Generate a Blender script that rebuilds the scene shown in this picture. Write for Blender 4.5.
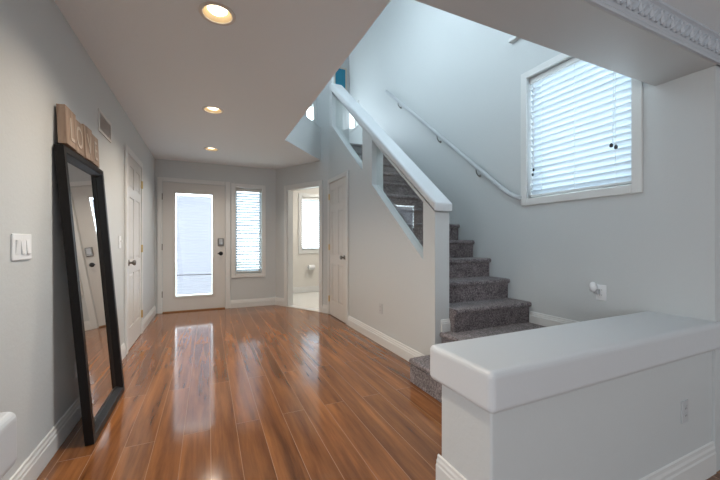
import bpy, bmesh, math, random
from mathutils import Vector, Matrix
random.seed(4)
for o in list(bpy.data.objects): bpy.data.objects.remove(o)
SC = bpy.context.scene
C = SC.collection
R = math.radians

# ------------------------------------------------------------------ camera
cam_d = bpy.data.cameras.new('camera'); cam = bpy.data.objects.new('camera', cam_d); C.objects.link(cam)
cam_d.sensor_width = 36; cam_d.lens = 333/720*36; cam_d.clip_start = .05
cam_d.shift_y = -2/720*-1
cam.location = (0, 0, 1.13); cam.rotation_euler = (R(90), 0, -math.atan(152/333))
SC.camera = cam

# ------------------------------------------------------------------ world, daylight, exposure
world = bpy.data.worlds.new('world'); SC.world = world; world.use_nodes = True
wb = world.node_tree.nodes['Background']
wb.inputs['Color'].default_value = (.80, .91, 1, 1); wb.inputs['Strength'].default_value = 4.2
SC.view_settings.view_transform = 'Standard'; SC.view_settings.look = 'None'
SC.view_settings.exposure = 1.0; SC.view_settings.gamma = 1; SC.view_settings.use_curve_mapping = False

def area(name, loc, rot, sx, sy, power, col):
    l = bpy.data.lights.new(name, 'AREA'); l.shape = 'RECTANGLE'; l.size = sx; l.size_y = sy
    l.energy = power; l.color = col
    o = bpy.data.objects.new(name, l); o.location = loc; o.rotation_euler = rot; C.objects.link(o); return o
DAY = (.70, .87, 1); SOFT = (1, .93, .86)
# daylight for windows out of view, their places assumed to light the scene
area('daylight_upper_window', (2.86, 1.75, 3.85), (0, R(90), 0), 1.3, 1.0, 29, DAY)
area('upper_side_fill', (.93, 3.5, 4.1), (0, R(-90), 0), .9, 1.3, 7, DAY)       # unseen fill added to brighten the right stair wall
area('daylight_upper_hall', (1.9, 6.60, 3.78), (R(-90), 0, 0), .6, .4, 4, DAY)
area('daylight_living_window', (2.5, -3.9, 1.15), (R(90), 0, 0), 2.6, 1.7, 22, (.88, .94, 1))   # stands for living room windows assumed behind the camera, none modelled
area('daylight_living_window_side', (-3.1, -1.2, 1.15), (0, R(-90), 0), 1.7, 2.6, 43, (.90, .95, 1))
area('bathroom_fill', (2.6, 6.3, 2.42), (0, 0, 0), .5, .3, 14, (1, .93, .84))  # unseen ceiling light added to brighten the bathroom, no fixture modelled

# ------------------------------------------------------------------ materials
def mat(name, col, rough=.5, metal=0, spec=.5, bump=None, coat=0, trans=0, emit=None):
    m = bpy.data.materials.new(name); m.use_nodes = True; nt = m.node_tree; b = nt.nodes['Principled BSDF']
    b.inputs['Base Color'].default_value = (*col, 1); b.inputs['Roughness'].default_value = rough
    b.inputs['Metallic'].default_value = metal; b.inputs['Specular IOR Level'].default_value = spec
    b.inputs['Coat Weight'].default_value = coat
    if emit: b.inputs['Emission Color'].default_value = (*emit[0], 1); b.inputs['Emission Strength'].default_value = emit[1]
    if bump:
        sc_, st, dist = bump
        tc = nt.nodes.new('ShaderNodeTexCoord'); n = nt.nodes.new('ShaderNodeTexNoise'); n.inputs['Scale'].default_value = sc_
        n.inputs['Detail'].default_value = 3
        bp = nt.nodes.new('ShaderNodeBump'); bp.inputs['Strength'].default_value = st; bp.inputs['Distance'].default_value = dist
        nt.links.new(tc.outputs['Object'], n.inputs['Vector']); nt.links.new(n.outputs['Fac'], bp.inputs['Height']); nt.links.new(bp.outputs['Normal'], b.inputs['Normal'])
    return m
WALL = mat('wall_paint', (.585, .605, .605), .45, bump=(60, .25, .004), spec=.35)
CEIL = mat('ceiling_paint', (.80, .84, .86), .8, bump=(45, .3, .004), spec=.2)
CAPM = mat('cap_paint', (.62, .635, .65), .35, bump=(50, .15, .003))
TRIM = mat('trim_paint', (.70, .70, .685), .35)
DOORM = mat('door_paint', (.66, .64, .61), .35)
CROWN = mat('crown_paint', (.50, .53, .57), .5)
PLATE = mat('white_plastic', (.80, .81, .82), .3)
BLACK = mat('black_wood', (.008, .007, .007), .38, spec=.22, bump=(25, .2, .002))
SILVER = mat('mirror_silver', (.88, .87, .85), .02, metal=1)
NICKEL = mat('satin_nickel', (.26, .25, .235), .3, metal=1)
BRASS = mat('brass', (.70, .52, .25), .35, metal=1)
DARKM = mat('dark_metal', (.05, .05, .055), .4, metal=.8)
VENTM = mat('vent_paint', (.68, .66, .64), .5)
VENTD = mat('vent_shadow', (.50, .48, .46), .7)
BATHW = mat('bathroom_paint', (.74, .71, .66), .5)
TILE = mat('white_tile', (.80, .79, .76), .25)
PAPER = mat('tissue_paper', (.85, .85, .85), .9)
BAFFLE = mat('can_baffle', (.34, .27, .18), .45)
RING = mat('can_ring', (.72, .68, .63), .4)
BULB = mat('bulb_face', (1, .9, .75), .5, emit=((1, .84, .58), 3))
OUTG = mat('outside_ground', (.30, .31, .27), .9)
LEAFG = mat('shrub_leaf', (.10, .15, .06), .7)
CANVAS = mat('teal_canvas', (.02, .22, .34), .6)

def m_floor():
    m = bpy.data.materials.new('laminate_planks'); m.use_nodes = True; nt = m.node_tree; N = nt.nodes.new; L = nt.links.new
    b = nt.nodes['Principled BSDF']
    tc = N('ShaderNodeTexCoord'); mp = N('ShaderNodeMapping'); mp.inputs['Rotation'].default_value = (0, 0, R(90)); mp.inputs['Location'].default_value = (.3, -.014, 0)
    L(tc.outputs['Object'], mp.inputs['Vector'])
    br = N('ShaderNodeTexBrick'); br.offset = .37; br.offset_frequency = 2; br.squash = 1
    for k, v in (('Scale', 1), ('Mortar Size', .0019), ('Mortar Smooth', .3), ('Bias', 0), ('Brick Width', 1.9), ('Row Height', .144)): br.inputs[k].default_value = v
    br.inputs['Color1'].default_value = (0, 0, 0, 1); br.inputs['Color2'].default_value = (1, 1, 1, 1); br.inputs['Mortar'].default_value = (.5, .5, .5, 1)
    L(mp.outputs['Vector'], br.inputs['Vector'])
    # grain stretched along the plank, offset per plank
    ms = N('ShaderNodeMapping'); ms.inputs['Scale'].default_value = (17, 1.15, 1); L(tc.outputs['Object'], ms.inputs['Vector'])
    ad = N('ShaderNodeVectorMath'); ad.operation = 'ADD'; sc_ = N('ShaderNodeVectorMath'); sc_.operation = 'SCALE'; sc_.inputs['Scale'].default_value = 17
    L(br.outputs['Color'], sc_.inputs[0]); L(ms.outputs['Vector'], ad.inputs[0]); L(sc_.outputs['Vector'], ad.inputs[1])
    n1 = N('ShaderNodeTexNoise'); n1.inputs['Scale'].default_value = 1.0; n1.inputs['Detail'].default_value = 7; n1.inputs['Roughness'].default_value = .62; n1.inputs['Distortion'].default_value = .25
    L(ad.outputs['Vector'], n1.inputs['Vector'])
    cr = N('ShaderNodeValToRGB'); e = cr.color_ramp.elements
    e[0].position = .26; e[0].color = (.085, .032, .012, 1); e[1].position = .82; e[1].color = (.50, .215, .07, 1)
    x = e.new(.5); x.color = (.225, .085, .029, 1); x = e.new(.62); x.color = (.30, .118, .038, 1)
    L(n1.outputs['Fac'], cr.inputs['Fac'])
    hs = N('ShaderNodeHueSaturation'); mr = N('ShaderNodeMapRange'); mr.inputs['To Min'].default_value = .86; mr.inputs['To Max'].default_value = 1.14
    L(br.outputs['Color'], mr.inputs['Value']); L(mr.outputs['Result'], hs.inputs['Value']); L(cr.outputs['Color'], hs.inputs['Color'])
    mx = N('ShaderNodeMix'); mx.data_type = 'RGBA'; mx.inputs['B'].default_value = (.40, .22, .12, 1)
    L(br.outputs['Fac'], mx.inputs['Factor']); L(hs.outputs['Color'], mx.inputs['A']); L(mx.outputs['Result'], b.inputs['Base Color'])
    b.inputs['Roughness'].default_value = .12; b.inputs['Specular IOR Level'].default_value = .85
    n2 = N('ShaderNodeTexNoise'); n2.inputs['Scale'].default_value = 1.3
    ms2 = N('ShaderNodeMapping'); ms2.inputs['Scale'].default_value = (6, 1.2, 1); L(tc.outputs['Object'], ms2.inputs['Vector']); L(ms2.outputs['Vector'], n2.inputs['Vector'])
    b1 = N('ShaderNodeBump'); b1.inputs['Strength'].default_value = .045; b1.inputs['Distance'].default_value = .01; L(n2.outputs['Fac'], b1.inputs['Height'])
    b2 = N('ShaderNodeBump'); b2.invert = True; b2.inputs['Strength'].default_value = .6; b2.inputs['Distance'].default_value = .003
    L(br.outputs['Fac'], b2.inputs['Height']); L(b2.outputs['Normal'], b.inputs['Normal'])
    return m
FLOOR = m_floor()

def m_carpet():
    m = bpy.data.materials.new('stair_carpet'); m.use_nodes = True; nt = m.node_tree; N = nt.nodes.new; L = nt.links.new
    b = nt.nodes['Principled BSDF']; b.inputs['Roughness'].default_value = .95; b.inputs['Specular IOR Level'].default_value = .1
    b.inputs['Sheen Weight'].default_value = .3
    tc = N('ShaderNodeTexCoord'); n = N('ShaderNodeTexNoise'); n.inputs['Scale'].default_value = 75; n.inputs['Detail'].default_value = 4; n.inputs['Roughness'].default_value = .7
    n3 = N('ShaderNodeTexNoise'); n3.inputs['Scale'].default_value = 14
    L(tc.outputs['Object'], n.inputs['Vector']); L(tc.outputs['Object'], n3.inputs['Vector'])
    mm = N('ShaderNodeMath'); mm.operation = 'MULTIPLY_ADD'; mm.inputs[1].default_value = .25; L(n3.outputs['Fac'], mm.inputs[0]); L(n.outputs['Fac'], mm.inputs[2])
    cr = N('ShaderNodeValToRGB'); e = cr.color_ramp.elements
    e[0].position = .48; e[0].color = (.045, .036, .038, 1); e[1].position = .80; e[1].color = (.36, .31, .315, 1)
    L(mm.outputs['Value'], cr.inputs['Fac']); L(cr.outputs['Color'], b.inputs['Base Color'])
    bp = N('ShaderNodeBump'); bp.inputs['Strength'].default_value = .8; bp.inputs['Distance'].default_value = .008
    L(n.outputs['Fac'], bp.inputs['Height']); L(bp.outputs['Normal'], b.inputs['Normal'])
    return m
CARPET = m_carpet()

def m_board():
    m = bpy.data.materials.new('raw_pine'); m.use_nodes = True; nt = m.node_tree; N = nt.nodes.new; L = nt.links.new
    b = nt.nodes['Principled BSDF']; b.inputs['Roughness'].default_value = .7
    tc = N('ShaderNodeTexCoord'); mp = N('ShaderNodeMapping'); mp.inputs['Scale'].default_value = (30, 30, 4)
    n = N('ShaderNodeTexNoise'); n.inputs['Scale'].default_value = 1; n.inputs['Detail'].default_value = 5
    L(tc.outputs['Object'], mp.inputs['Vector']); L(mp.outputs['Vector'], n.inputs['Vector'])
    cr = N('ShaderNodeValToRGB'); e = cr.color_ramp.elements
    e[0].position = .3; e[0].color = (.22, .145, .105, 1); e[1].position = .7; e[1].color = (.42, .315, .245, 1)
    L(n.outputs['Fac'], cr.inputs['Fac']); L(cr.outputs['Color'], b.inputs['Base Color']); return m
PINE = m_board()

def m_glass(name, tint=(1, 1, 1), refl=.08, rough=.0):
    m = bpy.data.materials.new(name); m.use_nodes = True; nt = m.node_tree; nt.nodes.remove(nt.nodes['Principled BSDF']); N = nt.nodes.new; L = nt.links.new
    t = N('ShaderNodeBsdfTransparent'); t.inputs['Color'].default_value = (*tint, 1); g = N('ShaderNodeBsdfGlossy'); g.inputs['Roughness'].default_value = rough
    f = N('ShaderNodeLayerWeight'); p5 = N('ShaderNodeMath'); p5.operation = 'POWER'; p5.inputs[1].default_value = 4
    ma = N('ShaderNodeMath'); ma.operation = 'MULTIPLY_ADD'; ma.inputs[1].default_value = .9; ma.inputs[2].default_value = .04
    L(f.outputs['Facing'], p5.inputs[0]); L(p5.outputs['Value'], ma.inputs[0])
    x = N('ShaderNodeMixShader'); L(ma.outputs['Value'], x.inputs['Fac']); L(t.outputs['BSDF'], x.inputs[1]); L(g.outputs['BSDF'], x.inputs[2])
    L(x.outputs['Shader'], nt.nodes['Material Output'].inputs['Surface']); return m
GLASS = m_glass('clear_glass', (.97, .985, .98))

def m_translucent(name, col, tcol, mix):
    m = bpy.data.materials.new(name); m.use_nodes = True; nt = m.node_tree; nt.nodes.remove(nt.nodes['Principled BSDF']); N = nt.nodes.new; L = nt.links.new
    d = N('ShaderNodeBsdfDiffuse'); d.inputs['Color'].default_value = (*col, 1); t = N('ShaderNodeBsdfTranslucent'); t.inputs['Color'].default_value = (*tcol, 1)
    x = N('ShaderNodeMixShader'); x.inputs['Fac'].default_value = mix
    L(d.outputs['BSDF'], x.inputs[1]); L(t.outputs['BSDF'], x.inputs[2]); L(x.outputs['Shader'], nt.nodes['Material Output'].inputs['Surface']); return m
SLAT = m_translucent('blind_slat', (.80, .84, .87), (.72, .79, .84), .38)
SHADE = m_translucent('shade_fabric', (.55, .56, .60), (.30, .30, .345), .60)

# ------------------------------------------------------------------ mesh helpers
def box(bm, x0, x1, y0, y1, z0, z1, mtx=None):
    vs = [bm.verts.new((x, y, z)) for x in (x0, x1) for y in (y0, y1) for z in (z0, z1)]
    if mtx:
        for v in vs: v.co = mtx @ v.co
    for f in ((0, 1, 3, 2), (4, 6, 7, 5), (0, 4, 5, 1), (2, 3, 7, 6), (0, 2, 6, 4), (1, 5, 7, 3)): bm.faces.new([vs[i] for i in f])
    return vs
def prism(bm, pts, axis, a0, a1, mtx=None):
    """pts: 2-D outline; axis 'x': pts are (y,z); 'y': (x,z); 'z': (x,y)"""
    def P(p, a): return Vector({'x': (a, p[0], p[1]), 'y': (p[0], a, p[1]), 'z': (p[0], p[1], a)}[axis])
    A = [bm.verts.new(P(p, a0)) for p in pts]; B = [bm.verts.new(P(p, a1)) for p in pts]
    if mtx:
        for v in A+B: v.co = mtx @ v.co
    bm.faces.new(A); bm.faces.new(B[::-1]); n = len(pts)
    for i in range(n): bm.faces.new((A[i], B[i], B[(i+1) % n], A[(i+1) % n]))
def tube(bm, path, r, seg=12):
    path = [Vector(p) for p in path]; rings = []
    for i, p in enumerate(path):
        d = (path[min(i+1, len(path)-1)] - path[max(i-1, 0)]).normalized()
        up = Vector((0, 0, 1)) if abs(d.z) < .95 else Vector((1, 0, 0)); a = d.cross(up).normalized(); b = a.cross(d)
        rr = r[i] if isinstance(r, (list, tuple)) else r
        rings.append([bm.verts.new(p + rr*(math.cos(t)*a + math.sin(t)*b)) for t in [2*math.pi*k/seg for k in range(seg)]])
    for q in range(len(rings)-1):
        for k in range(seg): bm.faces.new((rings[q][k], rings[q][(k+1) % seg], rings[q+1][(k+1) % seg], rings[q+1][k]))
    bm.faces.new(rings[0][::-1]); bm.faces.new(rings[-1])
def lathe(bm, prof, mtx, seg=32, close=False):
    """prof: (r, h) pairs around local Z"""
    rings = []
    for r, h in prof:
        rings.append([bm.verts.new(mtx @ Vector((r*math.cos(t), r*math.sin(t), h))) for t in [2*math.pi*k/seg for k in range(seg)]] if r > 1e-6 else [bm.verts.new(mtx @ Vector((0, 0, h)))])
    for a, b in zip(rings, rings[1:]):
        for k in range(seg):
            k2 = (k+1) % seg
            if len(a) == 1 and len(b) == 1: continue
            if len(a) == 1: bm.faces.new((a[0], b[k2], b[k]))
            elif len(b) == 1: bm.faces.new((a[k], a[k2], b[0]))
            else: bm.faces.new((a[k], a[k2], b[k2], b[k]))
def obj(name, bm, m, parent=None, smooth=False, bevel=0, seg=2, autosmooth=None):
    bmesh.ops.recalc_face_normals(bm, faces=bm.faces)
    me = bpy.data.meshes.new(name); bm.to_mesh(me); bm.free(); me.materials.append(m)
    o = bpy.data.objects.new(name, me); C.objects.link(o)
    if parent: o.parent = parent; o.matrix_parent_inverse = parent.matrix_basis.inverted()
    if smooth:
        for p in me.polygons: p.use_smooth = True
    if bevel:
        b = o.modifiers.new('bevel', 'BEVEL'); b.width = bevel; b.segments = seg; b.limit_method = 'ANGLE'; b.harden_normals = False
    return o
def NB(): return bmesh.new()
def struct(name, bm, m, parent=None, **k):
    o = obj(name, bm, m, parent, **k)
    if not parent: o['kind'] = 'structure'
    return o
def thing(name, label, cat, loc=(0, 0, 0), group=None, rot=(0, 0, 0), kind=None):
    o = bpy.data.objects.new(name, None); C.objects.link(o); o.location = loc; o.rotation_euler = rot; o.empty_display_size = .1
    bpy.context.view_layer.update()
    if label: o['label'] = label
    if cat: o['category'] = cat
    if group: o['group'] = group
    if kind: o['kind'] = kind
    return o
def frame_mtx(origin, ang, flip=False):
    """local x along the wall, local y away from the room (behind the wall), z up"""
    return Matrix.Translation(Vector((*origin, 0))) @ Matrix.Rotation(ang, 4, 'Z')
def wall_boxes(bm, mtx, a0, a1, z0, z1, th, holes=()):
    xs = sorted({a0, a1, *[h[0] for h in holes], *[h[1] for h in holes]}); zs = sorted({z0, z1, *[h[2] for h in holes], *[h[3] for h in holes]})
    V = {}
    def v(i, j, k):
        if (i, j, k) not in V: V[i, j, k] = bm.verts.new(mtx @ Vector((xs[i], th*k, zs[j])))
        return V[i, j, k]
    def solid(i, j):
        if not (0 <= i < len(xs)-1 and 0 <= j < len(zs)-1): return False
        cx, cz = (xs[i]+xs[i+1])/2, (zs[j]+zs[j+1])/2
        return not any(h[0] < cx < h[1] and h[2] < cz < h[3] for h in holes)
    for i in range(len(xs)-1):
        for j in range(len(zs)-1):
            if not solid(i, j): continue
            for k in (0, 1): bm.faces.new((v(i, j, k), v(i+1, j, k), v(i+1, j+1, k), v(i, j+1, k)))
            if not solid(i-1, j): bm.faces.new((v(i, j, 0), v(i, j+1, 0), v(i, j+1, 1), v(i, j, 1)))
            if not solid(i+1, j): bm.faces.new((v(i+1, j, 0), v(i+1, j+1, 0), v(i+1, j+1, 1), v(i+1, j, 1)))
            if not solid(i, j-1): bm.faces.new((v(i, j, 0), v(i+1, j, 0), v(i+1, j, 1), v(i, j, 1)))
            if not solid(i, j+1): bm.faces.new((v(i, j+1, 0), v(i+1, j+1, 0), v(i+1, j+1, 1), v(i, j+1, 1)))

XL, XR, YD = -.76, 2.8, 6.1
ZC, ZU, ZT = 2.44, 2.727, 5.2
ZN = -.27                                    # sunken living room floor
# wall frames: local y points away from the room
M_FRONT = frame_mtx((0, YD), 0)                              # x = world X
M_RIGHT = Matrix(((0, 1, 0, XR), (1, 0, 0, 0), (0, 0, 1, 0), (0, 0, 0, 1)))    # local x = world Y, local y = +X
M_LEFT = Matrix(((0, -1, 0, XL), (1, 0, 0, 0), (0, 0, 1, 0), (0, 0, 0, 1)))    # local x = world Y, local y = -X
PA, PB = Vector((1.10, 6.12)), Vector((1.74, 4.99))
_d = (PB-PA).normalized(); LANG = (PB-PA).length
M_ANG = Matrix(((_d.x, -_d.y, 0, PA.x), (_d.y, _d.x, 0, PA.y), (0, 0, 1, 0), (0, 0, 0, 1)))
# local y of M_ANG = (-dy, dx) = (+,+) : away from the hall

# ------------------------------------------------------------------ floors and ceilings
bm = NB(); prism(bm, [(XL-.02, .98), (1.76, .98), (1.76, 5.0), (1.14, 6.13), (XL-.02, 6.13)], 'z', -.27, 0); struct('floor', bm, FLOOR)
bm = NB(); box(bm, -3.2, 4.4, -4.0, .98, ZN-.1, ZN); struct('floor_living_room', bm, FLOOR)
bm = NB(); prism(bm, [(1.142, 6.13), (1.762, 5.0), (4.0, 5.0), (4.0, 7.3), (1.145, 7.3)], 'z', -.1, -.002); struct('floor_bathroom', bm, TILE)
LIGHTS = [(.05, 2.08), (.046, 3.61), (.042, 5.14)]
RC = .082
# hall ceiling: one sheet with three round holes for the cans
bm = NB()
outl = [(XL-.02, 1.24), (.9, 1.24), (.9, 4.29), (1.645, 5.14), (1.10, YD+.05), (XL-.02, YD+.05)]
ov = [bm.verts.new((x, y, ZC)) for x, y in outl]; ed = [bm.edges.new((ov[i], ov[(i+1) % 6])) for i in range(6)]
for lx, ly in LIGHTS:
    cv = [bm.verts.new((lx+RC*math.cos(2*math.pi*k/36), ly+RC*math.sin(2*math.pi*k/36), ZC)) for k in range(36)]
    ed += [bm.edges.new((cv[k], cv[(k+1) % 36])) for k in range(36)]
bmesh.ops.triangle_fill(bm, edges=ed, use_beauty=True)
tv = [bm.verts.new((x, y, ZU)) for x, y in outl]; bm.faces.new(tv)
for i in range(6): j = (i+1) % 6; bm.faces.new((ov[i], ov[j], tv[j], tv[i]))
struct('ceiling', bm, CEIL)
bm = NB(); box(bm, XL-.2, 4.2, .80, 7.4, ZT, ZT+.1); struct('ceiling_stairwell', bm, WALL)
bm = NB(); box(bm, -3.2, 4.4, -4.0, .94, 2.335, 2.45); struct('ceiling_living_room', bm, CEIL)
bm = NB(); prism(bm, [(1.20, 6.20), (1.83, 5.10), (4.0, 5.06), (4.0, 7.3), (1.20, 7.3)], 'z', 2.44, 2.54); struct('ceiling_bathroom', bm, CEIL)
bm = NB(); prism(bm, [(1.89, 4.96), (2.8, 4.96), (2.8, 6.7), (1.2, 6.7), (1.2, 6.2), (1.86, 5.1)], 'z', 2.56, ZU); struct('floor_upper', bm, CARPET)

# ------------------------------------------------------------------ walls
bm = NB(); wall_boxes(bm, M_LEFT, .95, YD+.15, -.27, ZC+.2, .15); struct('wall_left', bm, WALL)
bm = NB(); wall_boxes(bm, M_FRONT, XL-.15, 1.14, -.3, ZC+.2, .14, [(-.655, .262, 0, 2.085), (.43, .865, .585, 2.065)]); struct('wall_front', bm, WALL)
# angled wall with the bathroom doorway
bm = NB(); wall_boxes(bm, M_ANG, 0, LANG, 0, ZT, .115, [(.335, 1.10, 0, 2.05), (.66, .98, 3.13, 4.2)]); struct('wall_angled', bm, WALL)
# right stair wall with two windows
WZ = (1.375, 2.245, 1.545, 2.70)
bm = NB(); wall_boxes(bm, M_RIGHT, 1.1, 6.85, -.3, ZT, .16, [WZ, (1.3, 2.2, 3.25, 4.5), (6.22, 6.58, 3.52, 4.0)]); struct('wall_right', bm, WALL)
# upper storey shell
M_UL = Matrix(((0, -1, 0, .9), (1, 0, 0, 0), (0, 0, 1, 0), (0, 0, 0, 1)))
bm = NB(); wall_boxes(bm, M_UL, .95, 6.2, ZU-.01, ZT, .15, [(2.85, 4.15, 3.65, 4.55)]); box(bm, .75, .9, .95, 1.24, ZC-.2, ZT); struct('wall_upper_left', bm, WALL)  # opening in the left wall added for the side fill light
bm = NB(); wall_boxes(bm, Matrix.Translation((0, 6.7, 0)), .8, 2.8, ZU-.2, ZT, .15, [(1.6, 2.2, 3.58, 3.98)]); struct('wall_upper_back', bm, WALL)
bm = NB(); box(bm, .75, 2.96, .80, .95, 2.45, ZT); struct('wall_upper_front', bm, WALL)
# low wall along the slanted edge of the hall ceiling
dv = (Vector((1.645, 5.14))-Vector((.9, 4.29))).normalized(); nv = Vector((-dv.y, dv.x))*.12
a, b = Vector((.903, 4.287)), Vector((1.648, 5.137))
bm = NB(); prism(bm, [tuple(a), tuple(b), tuple(b+nv*.6), tuple(a+nv)], 'z', ZC+.002, 2.97); struct('wall_landing', bm, WALL)
# bathroom
M_BB = Matrix.Translation((0, 7.3, 0))
bm = NB(); wall_boxes(bm, M_BB, 1.1, 4.1, -.1, 2.5, .14, [(1.905, 2.50, .95, 2.14)]); struct('wall_bathroom_back', bm, BATHW)
bm = NB(); box(bm, 1.10, 1.20, 6.21, 7.3, -.1, 2.5); struct('wall_bathroom_left', bm, BATHW)
bm = NB(); box(bm, 4.0, 4.1, 4.9, 7.3, -.1, 2.5); box(bm, 1.89, 4.0, 4.96, 5.06, -.1, 2.5); struct('wall_bathroom_right', bm, BATHW)
# living room behind the camera
bm = NB(); wall_boxes(bm, Matrix(((1, 0, 0, 0), (0, -1, 0, -4.0), (0, 0, 1, 0), (0, 0, 0, 1))), -3.2, 4.4, ZN-.1, 2.45, .15); struct('wall_back', bm, WALL)
bm = NB(); box(bm, -3.35, -3.2, -4.0, 1.1, ZN-.1, 2.45); box(bm, -3.2, XL-.0, .95, 1.1, ZN-.1, 2.45); struct('wall_living_left', bm, WALL)
bm = NB(); box(bm, 4.4, 4.55, -4.0, 1.1, ZN-.1, 2.45); box(bm, XR, 4.4, .943, 1.1, ZN-.1, 2.45); struct('wall_living_right', bm, WALL)
# beam over the opening between living room and hall
bm = NB(); box(bm, XL, XR, .93, 1.245, 2.2, 2.46); struct('beam_opening', bm, WALL, bevel=.006)

# stair wall, sloping with the stairs, two glazed openings
X0, X1 = 1.74, 1.89
def zt(y): return 1.48+.82*(y-2.29)          # top of the cap
def zh(y): return zt(y)-.135
def zs(y): return .97+.815*(y-2.46)
OP = [(2.46, 3.48), (3.74, 4.86)]
bm = NB()
prism(bm, [(2.29, 0), (4.99, 0), (4.99, zs(4.99)), (2.46, zs(2.46)), (2.29, zs(2.46))], 'x', X0, 1.835)
prism(bm, [(2.29, 0), (4.99, 0), (4.99, .80+.8*(4.99-2.46)), (2.46, .80), (2.46, zs(2.46)), (2.29, zs(2.46))], 'x', 1.835, X1)
prism(bm, [(3.48, .80+.8*1.02), (3.74, .80+.8*1.28), (3.74, zs(3.74)), (3.48, zs(3.48))], 'x', 1.835, X1)
prism(bm, [(2.29, zs(2.46)), (2.46, zs(2.46)), (2.46, zt(2.46)-.1), (2.29, zt(2.29)-.1)], 'x', X0, X1)
prism(bm, [(3.48, zs(3.48)), (3.74, zs(3.74)), (3.74, zt(3.74)-.1), (3.48, zt(3.48)-.1)], 'x', X0, X1)
for y0, y1 in OP: prism(bm, [(y0, zh(y0)), (y1, zh(y1)), (y1, zt(y1)-.1), (y0, zt(y0)-.1)], 'x', X0, X1)
prism(bm, [(4.86, zs(4.86)-.3), (5.02, zs(5.02)-.3), (5.02, zt(4.86)), (4.86, zt(4.86)-.02)], 'x', X0+.001, X1)
prism(bm, [(4.86, zt(4.86)-.05), (5.02, zt(4.86)-.05), (5.02, ZT), (4.86, ZT)], 'x', X0, X0+.04)
ws = struct('wall_stair', bm, WALL)
bm = NB(); prism(bm, [(2.265, 1.385), (4.86, zt(4.86)-.115), (4.86, zt(4.86)), (2.285, zt(2.285)), (2.265, zt(2.285)-.012)], 'x', X0-.022, X1+.022)
struct('wall_cap', bm, CAPM, ws, bevel=.018, seg=3)
for (y0, y1) in OP:
    bm = NB(); prism(bm, [(y0, zs(y0)), (y1, zs(y1)), (y1, zh(y1)), (y0, zh(y0))], 'x', 1.800, 1.806)
    g = struct('glass_pane', bm, GLASS, ws)
    g['label'] = 'clear glass pane'

# half wall with rounded cap, and its stub at the left
bm = NB(); box(bm, .99, XR, .955, 1.26, ZN, .50); hw = struct('wall_half', bm, WALL, bevel=.012, seg=3)
bm = NB(); box(bm, .948, XR+.04, .912, 1.302, .484, .647); struct('wall_cap', bm, CAPM, hw, bevel=.026, seg=5, smooth=False)
bm = NB(); box(bm, XL-.01, -.54, .955, 1.26, ZN, .50); hs_ = struct('wall_stub', bm, WALL, bevel=.012, seg=3)
bm = NB(); box(bm, XL-.01, -.500, .912, 1.302, .484, .647); struct('wall_cap', bm, CAPM, hs_, bevel=.026, seg=5)

# ------------------------------------------------------------------ baseboards
PROF = [(0, 0), (.017, 0), (.017, .085), (.013, .092), (.013, .105), (.008, .115), (.007, .128), (0, .132)]
def base_run(bm, mtx, a0, a1, z=0, k=1, t=1):
    """profile (depth into room, height) run along local x; local y points away from the room"""
    A = [bm.verts.new(mtx @ Vector((a0, -p[0]*t, z+p[1]*k))) for p in PROF]; B = [bm.verts.new(mtx @ Vector((a1, -p[0]*t, z+p[1]*k))) for p in PROF]
    n = len(PROF); bm.faces.new(A); bm.faces.new(B[::-1])
    for i in range(n): bm.faces.new((A[i], B[i], B[(i+1) % n], A[(i+1) % n]))
M_STW = Matrix(((0, 1, 0, X0), (1, 0, 0, 0), (0, 0, 1, 0), (0, 0, 0, 1)))
def bb(name, runs):
    bm = NB()
    for r in runs: base_run(bm, *r)
    return struct(name, bm, TRIM)
bb('baseboard_left', [(M_LEFT, 1.26, 3.975), (M_LEFT, 4.925, YD)])
bb('baseboard_front', [(M_FRONT, .345, 1.11)])
bb('baseboard_angled', [(M_ANG, 0, .262), (M_ANG, 1.172, LANG)])
bb('baseboard_stair_wall', [(M_STW, 2.31, 4.175)])
bb('baseboard_landing', [(M_RIGHT, 1.27, 2.215, .365, .8), (Matrix.Translation((0, 2.29, 0)), 1.80, X1+.0, .365, .8)])
bb('baseboard_half_wall', [(Matrix.Translation((0, .955, 0)), .975, XR, ZN, 1.42, 1), (Matrix(((0, 1, 0, .99), (1, 0, 0, 0), (0, 0, 1, 0), (0, 0, 0, 1))), .94, 1.275, 0, 1, 1)])
bb('baseboard_bathroom', [(M_BB, 1.2, 4.0)])

# embossed crown moulding on the living room side of the beam
bm = NB()
prism(bm, [(.93, 2.2), (.918, 2.2), (.914, 2.212), (.918, 2.222), (.912, 2.23), (.900, 2.315), (.888, 2.322), (.888, 2.335), (.93, 2.335)], 'x', XL-.6, XR+1.55)
def leaf(cx, flip):
    # a curved acanthus-like leaf standing proud of the frieze
    n = 7; L_, W_ = .078, .015
    top = []
    for i in range(n):
        t = i/(n-1); w = W_*math.sin(math.pi*min(1, t*.92+.06)); s = t*L_; curve = .024*t*t
        z = 2.238+s*.62+curve*.6; x = cx+flip*(s*.75-curve*.2); y = .912-(z-2.23)*.14
        dx, dz = -.62, .75*flip
        row = []
        for q, d in ((-1, -.001), (0, -.011), (1, -.001)): row.append(bm.verts.new((x+q*w*dx*flip, y+d, z+q*w*abs(dz))))
        top.append(row)
    for r0, r1 in zip(top, top[1:]):
        for q in (0, 1): bm.faces.new((r0[q], r0[q+1], r1[q+1], r1[q]))
x = .4
while x < 3.2:
    leaf(x, 1); leaf(x+.05, 1); leaf(x+.034, -1); x += .10
struct('trim_1', bm, CROWN, smooth=False)

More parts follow.
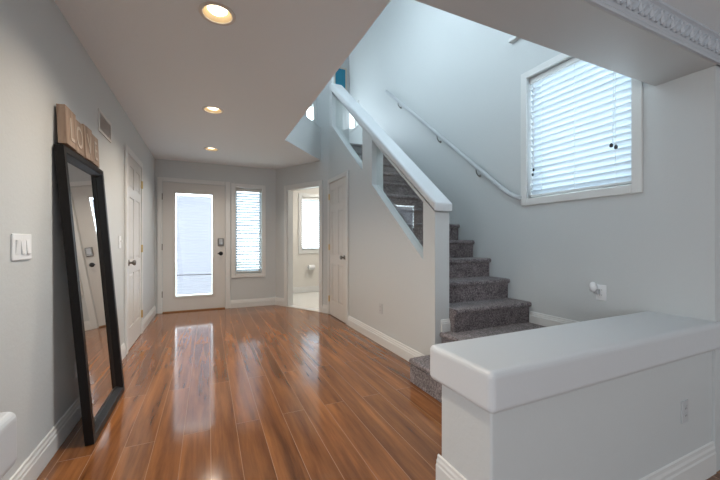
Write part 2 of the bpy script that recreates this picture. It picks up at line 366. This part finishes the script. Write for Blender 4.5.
# ------------------------------------------------------------------ windows and blinds
def rect_frame(bm, mtx, a0, a1, z0, z1, w, y0, y1, bottom=True):
    """four boards around an opening, outside it"""
    box(bm, a0-w, a0, y0, y1, z0-(w if bottom else 0), z1+w, mtx); box(bm, a1, a1+w, y0, y1, z0-(w if bottom else 0), z1+w, mtx)
    box(bm, a0, a1, y0, y1, z1, z1+w, mtx)
    if bottom: box(bm, a0, a1, y0, y1, z0-w, z0, mtx)
def window(name, mtx, a0, a1, z0, z1, w, th, casing=True, bevel=.006):
    r = thing(name, None, None, tuple(mtx @ Vector(((a0+a1)/2, 0, z0))), kind='structure')
    if casing: bm = NB(); rect_frame(bm, mtx, a0, a1, z0, z1, w, -.022, .0, True); obj('window_casing', bm, TRIM, r, bevel=bevel)
    bm = NB(); box(bm, a0, a0+.03, th-.06, th, z0, z1, mtx); box(bm, a1-.03, a1, th-.06, th, z0, z1, mtx); box(bm, a0+.03, a1-.03, th-.06, th, z0, z0+.03, mtx); box(bm, a0+.03, a1-.03, th-.06, th, z1-.03, z1, mtx)
    obj('window_frame', bm, TRIM, r)
    bm = NB(); box(bm, a0+.03, a1-.03, th-.035, th-.03, z0+.03, z1-.03, mtx); obj('glass_pane', bm, GLASS, r)
    return r
window('window_1', M_RIGHT, *WZ, .065, .16)
window('window_2', M_FRONT, .43, .865, .585, 2.065, .07, .14)
window('window_3', M_BB, 1.905, 2.50, .95, 2.14, .08, .14)
window('window_added', M_UL, 2.85, 4.15, 3.65, 4.55, .06, .15)  # unseen window added to go with the upper side fill
window('window_6', M_ANG, .66, .98, 3.13, 4.2, .05, .115)
w4 = window('window_4', M_RIGHT, 1.3, 2.2, 3.25, 4.5, .065, .16)
bm = NB(); box(bm, 1.17, 2.43, -.05, 0, 3.135, 3.175, M_RIGHT); obj('window_sill', bm, TRIM, w4, bevel=.006)
window('window_5', M_RIGHT, 6.22, 6.58, 3.52, 4.0, .03, .16)

def blind(mtx, a0, a1, z0, z1, depth, pitch, tilt, label, group=None, ladders=2, wand=None, cord=None, sw=.05, valance=.05, brail=True):
    r = thing('window_blind', label, 'window blind', tuple(mtx @ Vector(((a0+a1)/2, depth, z1))), group)
    bm = NB(); box(bm, a0, a1, depth-.03, depth+.03, z1-valance, z1, mtx); obj('headrail', bm, TRIM, r, bevel=.004)
    bm = NB(); z = z0+.035; ty = sw/2*math.cos(tilt); tz = sw/2*math.sin(tilt)
    while z < z1-valance-.01:
        # gently crowned slat
        pr = [(-ty, z-tz), (0, z+.0035), (ty, z+tz), (ty, z+tz+.003), (0, z+.0065), (-ty, z-tz+.003)]
        A = [bm.verts.new(mtx @ Vector((a0+.004, depth+p[0], p[1]))) for p in pr]; B = [bm.verts.new(mtx @ Vector((a1-.004, depth+p[0], p[1]))) for p in pr]
        bm.faces.new(A); bm.faces.new(B[::-1])
        for i in range(6): bm.faces.new((A[i], B[i], B[(i+1) % 6], A[(i+1) % 6]))
        z += pitch
    obj('slats', bm, SLAT, r)
    bm = NB(); box(bm, a0+.002, a1-.002, depth-.025, depth+.025, z0+.002, z0+.02, mtx); obj('bottom_rail', bm, TRIM, r, bevel=.003)
    for k in range(ladders):
        a = a0+(a1-a0)*(.14+.72*k/max(1, ladders-1)); bm = NB()
        tube(bm, [mtx @ Vector((a, depth-.028, z0+.02)), mtx @ Vector((a, depth-.028, z1-valance))], .0016, 6); obj('ladder_cord', bm, PLATE, r)
    if wand:
        bm = NB(); tube(bm, [mtx @ Vector((wand[0], depth-.04, wand[1])), mtx @ Vector((wand[0], depth-.036, z1-valance))], .003, 8); obj('tilt_cord', bm, PLATE, r)
        for dz in (0, .045):
            bm = NB(); lathe(bm, [(0, 0), (.008, .004), (.009, .02), (.003, .03), (0, .031)], Matrix.Translation(mtx @ Vector((wand[0]+(dz*.15), depth-.042, wand[1]-.03-dz)))); obj('tassel', bm, DARKM, r, smooth=True)
    if cord:
        for da in (-.008, .012):
            bm = NB(); tube(bm, [mtx @ Vector((cord[0]+da, depth-.04, cord[1]+da)), mtx @ Vector((cord[0]+da*.4, depth-.036, z1-valance))], .0022, 6); obj('lift_cord', bm, PLATE, r)
            bm = NB(); lathe(bm, [(0, 0), (.011, .004), (.012, .022), (.004, .034), (0, .035)], Matrix.Translation(mtx @ Vector((cord[0]+da*1.6, depth-.044, cord[1]+da-.03)))); obj('tassel', bm, DARKM, r, smooth=True)
    return r
blind(M_RIGHT, WZ[0]+.004, WZ[1]-.004, WZ[2]+.015, WZ[3]-.002, .05, .054, R(-56), 'wide white slatted blind in the big square window above the stairs', wand=(2.19, 1.83), cord=(1.50, 1.87), ladders=3, sw=.064)
blind(M_FRONT, .434, .861, .60, 2.06, .05, .046, R(-38), 'tall narrow white slatted blind in the window beside the front door')
blind(M_BB, 1.912, 2.49, .97, 2.135, .05, .046, R(-30), 'white slatted blind in the small window seen through the bathroom doorway')

# ------------------------------------------------------------------ doors
def panel_door(name, mtx, a0, a1, z1, label_side, knob_a, hinge_a, y=-.006, cas=.072, knob_mat=NICKEL):
    r = thing(name, None, None, tuple(mtx @ Vector(((a0+a1)/2, 0, 0))), kind='structure')
    bm = NB()
    box(bm, a0-cas, a0-.004, -.024, .0, 0, z1+cas, mtx); box(bm, a1+.004, a1+cas, -.024, .0, 0, z1+cas, mtx); box(bm, a0-.004, a1+.004, -.024, .0, z1+.004, z1+cas, mtx)
    obj('door_casing', bm, TRIM, r, bevel=.006)
    # slab: stiles, rails and six raised panels
    W = a1-a0; st = .105; mid = .1; pw = (W-2*st-mid)/2
    rows = [(.23, .80), (.94, 1.60), (1.70, 1.93)]
    holes = []
    bm = NB()
    for (p0, p1) in rows:
        for s in (0, 1):
            x0 = a0+st+s*(pw+mid); holes.append((x0, x0+pw, p0, p1))
    MM = mtx @ Matrix.Translation((0, y-.008, 0))
    wall_boxes(bm, MM, a0+.003, a1-.003, .008, z1, .008, holes)
    box(bm, a0+.003, a1-.003, y, .0, .008, z1, mtx)
    for h in holes:
        vs = [(h[0]+.012, h[2]+.012), (h[1]-.012, h[2]+.012), (h[1]-.012, h[3]-.012), (h[0]+.012, h[3]-.012)]
        ins = [(h[0]+.035, h[2]+.035), (h[1]-.035, h[2]+.035), (h[1]-.035, h[3]-.035), (h[0]+.035, h[3]-.035)]
        A = [bm.verts.new(mtx @ Vector((p[0], y, p[1]))) for p in vs]; B = [bm.verts.new(mtx @ Vector((p[0], y-.007, p[1]))) for p in ins]
        bm.faces.new(B)
        for i in range(4): bm.faces.new((A[i], A[(i+1) % 4], B[(i+1) % 4], B[i]))
    obj('door_panel', bm, DOORM, r, bevel=.0025, seg=2)
    bm = NB(); KM = mtx @ Matrix.Translation((knob_a, y-.008, .915)) @ Matrix.Rotation(R(90), 4, 'X')
    lathe(bm, [(0, 0), (.031, 0), (.031, .006), (.012, .010), (.011, .030), (.024, .038), (.029, .050), (.024, .062), (0, .066)], KM, 20); k = obj('door_knob', bm, knob_mat, r, smooth=True)
    for hz in (.25, 1.05, 1.83):
        bm = NB(); tube(bm, [mtx @ Vector((hinge_a, -.026, hz-.045)), mtx @ Vector((hinge_a, -.026, hz+.045))], .007, 8); box(bm, hinge_a-.012, hinge_a+.012, -.026, -.01, hz-.045, hz+.045, mtx); obj('hinge', bm, BRASS, r)
    return r
panel_door('door_1', M_LEFT, 4.065, 4.83, 2.035, None, 4.125, 4.832)
panel_door('door_2', M_STW, 4.245, 4.925, 2.035, None, 4.305, 4.927)

# front door: slab with a full glass light and a shade between the panes
d3 = thing('door_3', None, None, (-.2, YD, 0), kind='structure')
bm = NB(); M = M_FRONT
A0, A1 = -.655, .262
box(bm, A0-.07, A0-.006, -.024, 0, 0, 2.155, M); box(bm, A1+.006, A1+.085, -.024, 0, 0, 2.155, M); box(bm, A0-.006, A1+.006, -.024, 0, 2.09, 2.155, M)
obj('door_casing', bm, TRIM, d3, bevel=.006)
bm = NB(); wall_boxes(bm, M_FRONT @ Matrix.Translation((0, .012, 0)), A0, A1, .02, 2.085, .044, [(-.495, .088, .235, 1.937)]); obj('door_panel', bm, DOORM, d3)
bm = NB(); rect_frame(bm, M, -.495+.022, .088-.022, .235+.022, 1.937-.022, .034, .0, .012, True); obj('glass_frame', bm, DOORM, d3, bevel=.003)
bm = NB(); box(bm, -.495, .088, .020, .023, .235, 1.937, M); obj('glass_pane', bm, GLASS, d3)
bm = NB(); box(bm, A0, A1, -.01, .13, .0, .018, M); obj('threshold', bm, mat('oak_threshold', (.30, .15, .06), .4), d3, bevel=.004)
bm = NB(); box(bm, .148, .245, -.012, .012, 1.06, 1.195, M); kp = obj('keypad_lock', bm, NICKEL, d3, bevel=.02, seg=4)
bm = NB(); box(bm, .170, .223, -.016, -.011, 1.10, 1.18, M); obj('keypad', bm, mat('keypad_grey', (.45, .46, .48), .3), d3, bevel=.004)
bm = NB(); lathe(bm, [(0, 0), (.033, 0), (.033, .008), (.014, .012), (.012, .045), (0, .046)], Matrix.Translation((.197, YD+.012, .935)) @ Matrix.Rotation(R(90), 4, 'X'), 20)
tube(bm, [(.197, YD-.04, .935), (.17, YD-.047, .935), (.145, YD-.045, .935)], [.013, .011, .008], 10); obj('door_handle', bm, DARKM, d3, smooth=True)
for hz in (.3, 1.05, 1.85):
    bm = NB(); tube(bm, [(A0-.002, YD-.026, hz-.05), (A0-.002, YD-.026, hz+.05)], .007, 8); obj('hinge', bm, NICKEL, d3)
sh = thing('door_shade', 'pale lavender fabric shade behind the front door glass with light around its edges', 'shade', (-.2, YD+.035, 1.91))
bm = NB(); n = 70
# fine horizontal pleats
zz = [.272+(1.888-.272)*i/n for i in range(n+1)]
pts = [(.036+(.004 if i % 2 else 0), z) for i, z in enumerate(zz)]
A = [bm.verts.new((-.466, YD+p[0], p[1])) for p in pts]; B = [bm.verts.new((.059, YD+p[0], p[1])) for p in pts]
for i in range(n): bm.faces.new((A[i], B[i], B[i+1], A[i+1]))
obj('shade_fabric', bm, SHADE, sh)
bm = NB(); box(bm, -.466, .059, .033, .043, .585, .597, M_FRONT); obj('mid_rail', bm, mat('rail_grey', (.4, .4, .45), .6), sh)

# bathroom doorway: casing and jambs
d4 = thing('door_4', None, None, tuple(M_ANG @ Vector((.72, 0, 0))), kind='structure')
bm = NB(); box(bm, .335-.07, .335, -.022, 0, 0, 2.12, M_ANG); box(bm, 1.10, 1.17, -.022, 0, 0, 2.12, M_ANG); box(bm, .335, 1.10, -.022, 0, 2.05, 2.12, M_ANG); obj('door_casing', bm, TRIM, d4, bevel=.006)
bm = NB(); box(bm, .335, .348, 0, .115, 0, 2.05, M_ANG); box(bm, 1.087, 1.10, 0, .115, 0, 2.05, M_ANG); box(bm, .348, 1.087, 0, .115, 2.037, 2.05, M_ANG); obj('door_jamb', bm, TRIM, d4)
bm = NB(); box(bm, .335, 1.10, -.01, .12, 0, .008, M_ANG); obj('threshold', bm, TRIM, d4)

# ------------------------------------------------------------------ staircase
st = thing('staircase', 'grey-brown carpeted staircase climbing behind the white stair wall', 'staircase', (2.3, 2.2, 0))
RI, TR = .197, .248
def step_mesh(bm, axis, prof, a0, a1): prism(bm, prof, axis, a0, a1)
def nose_prof(y0, y1, zb, ztp, r=.024, over=.028):
    """outline (y,z): riser face at y0+over, rounded nose reaching y0, tread at ztp back to y1"""
    pts = [(y0+over, zb), (y0+over, ztp-2*r-.004)]
    for k in range(9):
        a = -90-180*k/8; pts.append((y0+r+r*math.cos(R(a)), ztp-r+r*math.sin(R(a))))
    pts += [(y1, ztp), (y1, zb)]
    return pts
# first step wraps the landing on the hall side
bm = NB(); prism(bm, nose_prof(1.478, 1.805, 0, .19, .022, .012), 'y', 1.262, 2.286); o = obj('step', bm, CARPET, st, bevel=.012, seg=3)
bm = NB(); prism(bm, nose_prof(1.785, XR-.004, 0.0, .365, .022, .02), 'y', 1.262, 2.286); box(bm, 1.9, XR-.004, 2.286, 2.40, .0, .365); o = obj('landing', bm, CARPET, st)
for k in range(11):
    y = 2.2+TR*k; z = .56+RI*k
    bm = NB(); prism(bm, nose_prof(y, y+TR+.03, z-RI+(.0 if k == 0 else .0), z), 'x', X1+.004 if k else X1+.004, XR-.004)
    if k > 0: prism(bm, [(y+.03, z-RI-.15), (y+TR+.03, z-RI-.02), (y+TR+.03, z-RI), (y+.03, z-RI)], 'x', X1+.004, XR-.004)
    obj('step', bm, CARPET, st)
bm = NB(); prism(bm, nose_prof(2.2+TR*11, 4.97, ZU-RI, ZU+.001), 'x', X1+.004, XR-.004); obj('step', bm, CARPET, st)

# handrail on the right wall
hr = thing('handrail', 'long white round handrail sloping up the stair wall toward the upper floor', 'handrail', (2.74, 3.6, 2.6))
def zr(y): return 1.615+.823*(y-2.42)
path = [(XR-.005, 2.315, 1.565), (2.765, 2.325, 1.566), (2.742, 2.35, 1.578), (2.735, 2.42, 1.622)] + [(2.735, y, zr(y)) for y in (2.5, 3.0, 3.5, 4.0, 4.5, 4.92)]
bm = NB(); tube(bm, path, .023, 14); obj('rail', bm, mat('rail_paint', (.50, .52, .54), .4), hr, smooth=True)
for y in (2.86, 3.56, 4.55):
    bm = NB(); tube(bm, [(XR-.002, y, zr(y)-.10), (XR-.03, y, zr(y)-.10), (2.742, y, zr(y)-.07), (2.737, y, zr(y)-.022)], [.018, .006, .006, .006], 8); obj('bracket', bm, NICKEL, hr)

# ------------------------------------------------------------------ mirror
MY0, MY1 = 2.30, 3.05; MH = 1.655; MT = .042; FW = .062
bx0, bx1 = -.618, -.752                     # back plane x at the floor and at the top
mr = thing('floor_mirror', 'tall black-framed mirror on the floor leaning against the left wall', 'mirror', (bx0, (MY0+MY1)/2, 0))
lean = math.atan2(bx0-bx1, MH)
MM = Matrix.Translation((bx0, 0, 0.003)) @ Matrix.Rotation(-lean, 4, 'Y')      # local x = out of the glass, local z = up the mirror
HL = MH/math.cos(lean)-.004
bm = NB()
# outer frame: stepped profile, bevelled inside
def ring(bm, o, i_, x0, x1):
    def q(off): return [(MY0+off, off), (MY1-off, off), (MY1-off, HL-off), (MY0+off, HL-off)]
    O, I = q(o), q(i_)
    a = [bm.verts.new(MM @ Vector((x0, *p))) for p in O]; b = [bm.verts.new(MM @ Vector((x1, *p))) for p in I]
    for k in range(4): bm.faces.new((a[k], a[(k+1) % 4], b[(k+1) % 4], b[k]))
ring(bm, 0, 0, 0, MT); ring(bm, 0, FW*.55, MT, MT); ring(bm, FW*.55, FW*.6, MT, MT-.007); ring(bm, FW*.6, FW, MT-.007, .010); ring(bm, FW, FW, .010, .004)
ring(bm, 0, FW, 0, 0)
obj('frame', bm, BLACK, mr)
bm = NB(); box(bm, .004, .0075, MY0+FW-.004, MY1-FW+.004, FW-.004, HL-FW+.004, MM); obj('mirror_glass', bm, SILVER, mr)

# four wooden letter boards standing on top of the mirror frame
for i, (ch, y, zo, dx, rot) in enumerate([('L', 2.315, .010, .010, -2), ('O', 2.475, -.004, 0, 0), ('V', 2.64, .008, .007, 2), ('E', 2.795, -.002, 0, -1)]):
    w, hgt = .158, .205
    names = {'L': 'first board from the near end', 'O': 'second board from the near end', 'V': 'third board from the near end', 'E': 'last board, toward the hallway door'}
    r = thing('letter_board', f'small raw wood board with a pale letter {ch} standing on the black mirror', 'letter board', (-.752, y, MH+.008), 'wooden letter boards on the mirror')
    TM = Matrix.Translation((-.750+dx, y+w/2, MH+.008)) @ Matrix.Rotation(R(-3), 4, 'Y') @ Matrix.Rotation(R(rot), 4, 'X')
    bm = NB(); box(bm, .002, .042, -w/2, w/2, 0, hgt+zo, TM); obj('board', bm, PINE, r, bevel=.002)
    fc = bpy.data.curves.new('letter', 'FONT'); fc.body = ch; fc.size = .185; fc.extrude = .0015; fc.align_x = 'CENTER'; fc.offset = .001
    fo = bpy.data.objects.new('letter', fc); C.objects.link(fo); fc.materials.append(mat('letter_paint', (.50, .42, .35), .6))
    bpy.context.view_layer.update()
    me = bpy.data.meshes.new_from_object(fo.evaluated_get(bpy.context.evaluated_depsgraph_get())); bpy.data.objects.remove(fo)
    fo = bpy.data.objects.new('letter', me); C.objects.link(fo)
    fo.parent = r; fo.matrix_parent_inverse = r.matrix_basis.inverted()
    fo.matrix_basis = TM @ Matrix.Translation((.0442, 0, .036)) @ Matrix(((0, 0, 1, 0), (.78, 0, 0, 0), (0, 1, 0, 0), (0, 0, 0, 1)))

# ------------------------------------------------------------------ wall plates
def plate(mtx, a, z, w, h, name, label, cat, kind, group=None, m=PLATE, mtx_y=0):
    r = thing(name, label, cat, tuple(mtx @ Vector((a, mtx_y, z))), group)
    bm = NB(); box(bm, a-w/2, a+w/2, mtx_y-.007, mtx_y, z-h/2, z+h/2, mtx); obj('cover_plate', bm, m, r, bevel=.003)
    if kind == 'triple':
        for k, up in ((-1, 0), (0, 1), (1, 1)):
            x = a+k*.046
            bm = NB(); prism(bm, [(mtx_y-.007, z-.033), (mtx_y-(.014 if up else .008), z-.03), (mtx_y-(.008 if up else .014), z+.03), (mtx_y-.007, z+.033)], 'x', x-.016, x+.016, mtx); obj('rocker', bm, PLATE, r, bevel=.001)
    elif kind == 'switch':
        bm = NB(); box(bm, a-.005, a+.005, mtx_y-.018, mtx_y-.007, z-.002, z+.016, mtx); obj('toggle', bm, PLATE, r)
    elif kind == 'outlet':
        for dz in (-.02, .02):
            bm = NB(); box(bm, a-.017, a+.017, mtx_y-.0095, mtx_y-.007, z+dz-.014, z+dz+.014, mtx); f = obj('receptacle', bm, m, r, bevel=.003)
            bm = NB(); box(bm, a-.008, a-.006, mtx_y-.0102, mtx_y-.0094, z+dz-.004, z+dz+.006, mtx); box(bm, a+.006, a+.008, mtx_y-.0102, mtx_y-.0094, z+dz-.004, z+dz+.006, mtx); obj('slots', bm, DARKM, f)
    return r
plate(M_LEFT, 1.98, 1.108, .168, .116, 'light_switch', 'white three-gang switch plate on the left wall in front of the mirror', 'light switch', 'triple')
plate(M_LEFT, 3.80, 1.13, .07, .115, 'light_switch', 'small single switch plate between the mirror and the left hallway door', 'light switch', 'switch')
plate(M_LEFT, 2.67, .33, .07, .115, 'wall_outlet', 'outlet low on the left wall in the shadow behind the leaning mirror', 'outlet', 'outlet')
GREYP = mat('painted_plate', (.52, .53, .54), .4)
plate(M_STW, 3.253, .394, .07, .115, 'wall_outlet', 'wall-coloured outlet low on the stair wall facing the hallway', 'outlet', 'outlet', m=GREYP)
plate(Matrix.Translation((0, .955, 0)), 2.455, .17, .07, .125, 'wall_outlet', 'wall-coloured outlet on the front face of the half wall at right', 'outlet', 'outlet', m=GREYP)
plate(M_RIGHT, 1.585, .735, .075, .12, 'wall_outlet', 'white outlet on the wall below the stair window, a plug in it', 'outlet', 'outlet', m=PLATE)
pf = thing('air_freshener', 'white rounded plug-in device in the outlet under the stair window', 'plug-in device', (XR-.012, 1.63, .76))
bm = NB(); lathe(bm, [(0, -.040), (.020, -.036), (.031, -.015), (.033, .010), (.026, .030), (.012, .042), (0, .044)], Matrix.Translation((XR-.034, 1.628, .775)) @ Matrix.Diagonal((.75, .8, .95, 1)), 20); obj('shell', bm, PLATE, pf, smooth=True)
bm = NB(); box(bm, XR-.036, XR-.010, 1.590, 1.625, .722, .757); obj('plug', bm, mat('plug_grey', (.35, .36, .37), .4), pf, bevel=.004)

# return-air vent
vt = thing('air_vent', 'beige louvred air return grille high on the left wall near the ceiling', 'vent', (XL, 3.3, 2.06))
bm = NB(); rect_frame(bm, M_LEFT, 3.145, 3.465, 2.0, 2.125, .022, -.008, 0, True); obj('frame', bm, VENTM, vt, bevel=.002)
bm = NB(); box(bm, 3.145, 3.465, -.002, 0, 2.0, 2.125, M_LEFT); obj('backing', bm, VENTD, vt)
bm = NB(); z = 2.008
while z < 2.12: prism(bm, [(-.002, z), (-.007, z-.005), (-.0075, z-.0035), (-.0025, z+.0015)], 'x', 3.145, 3.465, M_LEFT); z += .0115
obj('louvres', bm, VENTM, vt)

# ------------------------------------------------------------------ recessed ceiling lights
names = ['nearest the living room, largest in view', 'middle one of three along the hallway', 'last one before the front door']
for i, (lx, ly) in enumerate(LIGHTS):
    r = thing('recessed_light', 'round warm recessed ceiling light, ' + names[i], 'ceiling light', (lx, ly, ZC), 'recessed ceiling lights')
    T = Matrix.Translation((lx, ly, ZC))
    bm = NB(); lathe(bm, [(RC-.004, .0), (RC-.004, -.004), (RC+.004, -.007), (RC+.017, -.004), (RC+.018, .0)], T, 40); obj('trim_ring', bm, RING, r, smooth=True)
    bm = NB(); lathe(bm, [(RC-.001, -.003), (RC-.006, .02), (RC-.014, .06), (RC-.02, .10), (.0, .10)], T, 40); obj('baffle', bm, BAFFLE, r, smooth=True)
    bm = NB(); lathe(bm, [(0, .012), (.044, .014), (.055, .024), (.052, .04), (.03, .092), (0, .095)], T, 32); obj('bulb', bm, BULB, r, smooth=True)
    l = bpy.data.lights.new('can_light', 'SPOT'); l.energy = (44, 46, 24)[i]; l.color = (1, .86, .70); l.spot_size = R(140); l.spot_blend = .8; l.shadow_soft_size = .08
    lo = bpy.data.objects.new('can_light', l); C.objects.link(lo); lo.location = (lx, ly, ZC-.012)

# ------------------------------------------------------------------ small things far off
tp = thing('toilet_paper_holder', 'white toilet roll on the back wall of the bathroom', 'toilet paper', (2.12, 7.25, .56))
bm = NB(); tube(bm, [(2.045, 7.235, .565), (2.175, 7.235, .565)], .052, 24); obj('roll', bm, PAPER, tp, smooth=False)
bm = NB(); box(bm, 2.03, 2.043, 7.21, 7.3, .55, .58); obj('holder', bm, PLATE, tp, bevel=.003)
bm = NB(); box(bm, 2.177, 2.19, 7.21, 7.3, .55, .58); obj('holder', bm, PLATE, tp, bevel=.003)
pc = thing('wall_picture', 'small teal picture high on the far upstairs wall above the stairs', 'picture', (2.44, 6.69, 4.4))
bm = NB(); box(bm, 2.47, 2.70, 6.675, 6.70, 4.35, 4.85); obj('canvas', bm, CANVAS, pc)
bm = NB(); rect_frame(bm, Matrix.Translation((0, 6.7, 0)), 2.47, 2.70, 4.35, 4.85, .03, -.032, 0, True); obj('picture_frame', bm, mat('cream_frame', (.6, .55, .46), .5), pc)

# ------------------------------------------------------------------ outside
bm = NB(); box(bm, -12, 16, 6.3, 26, -.35, -.3); struct('ground_outside', bm, OUTG)
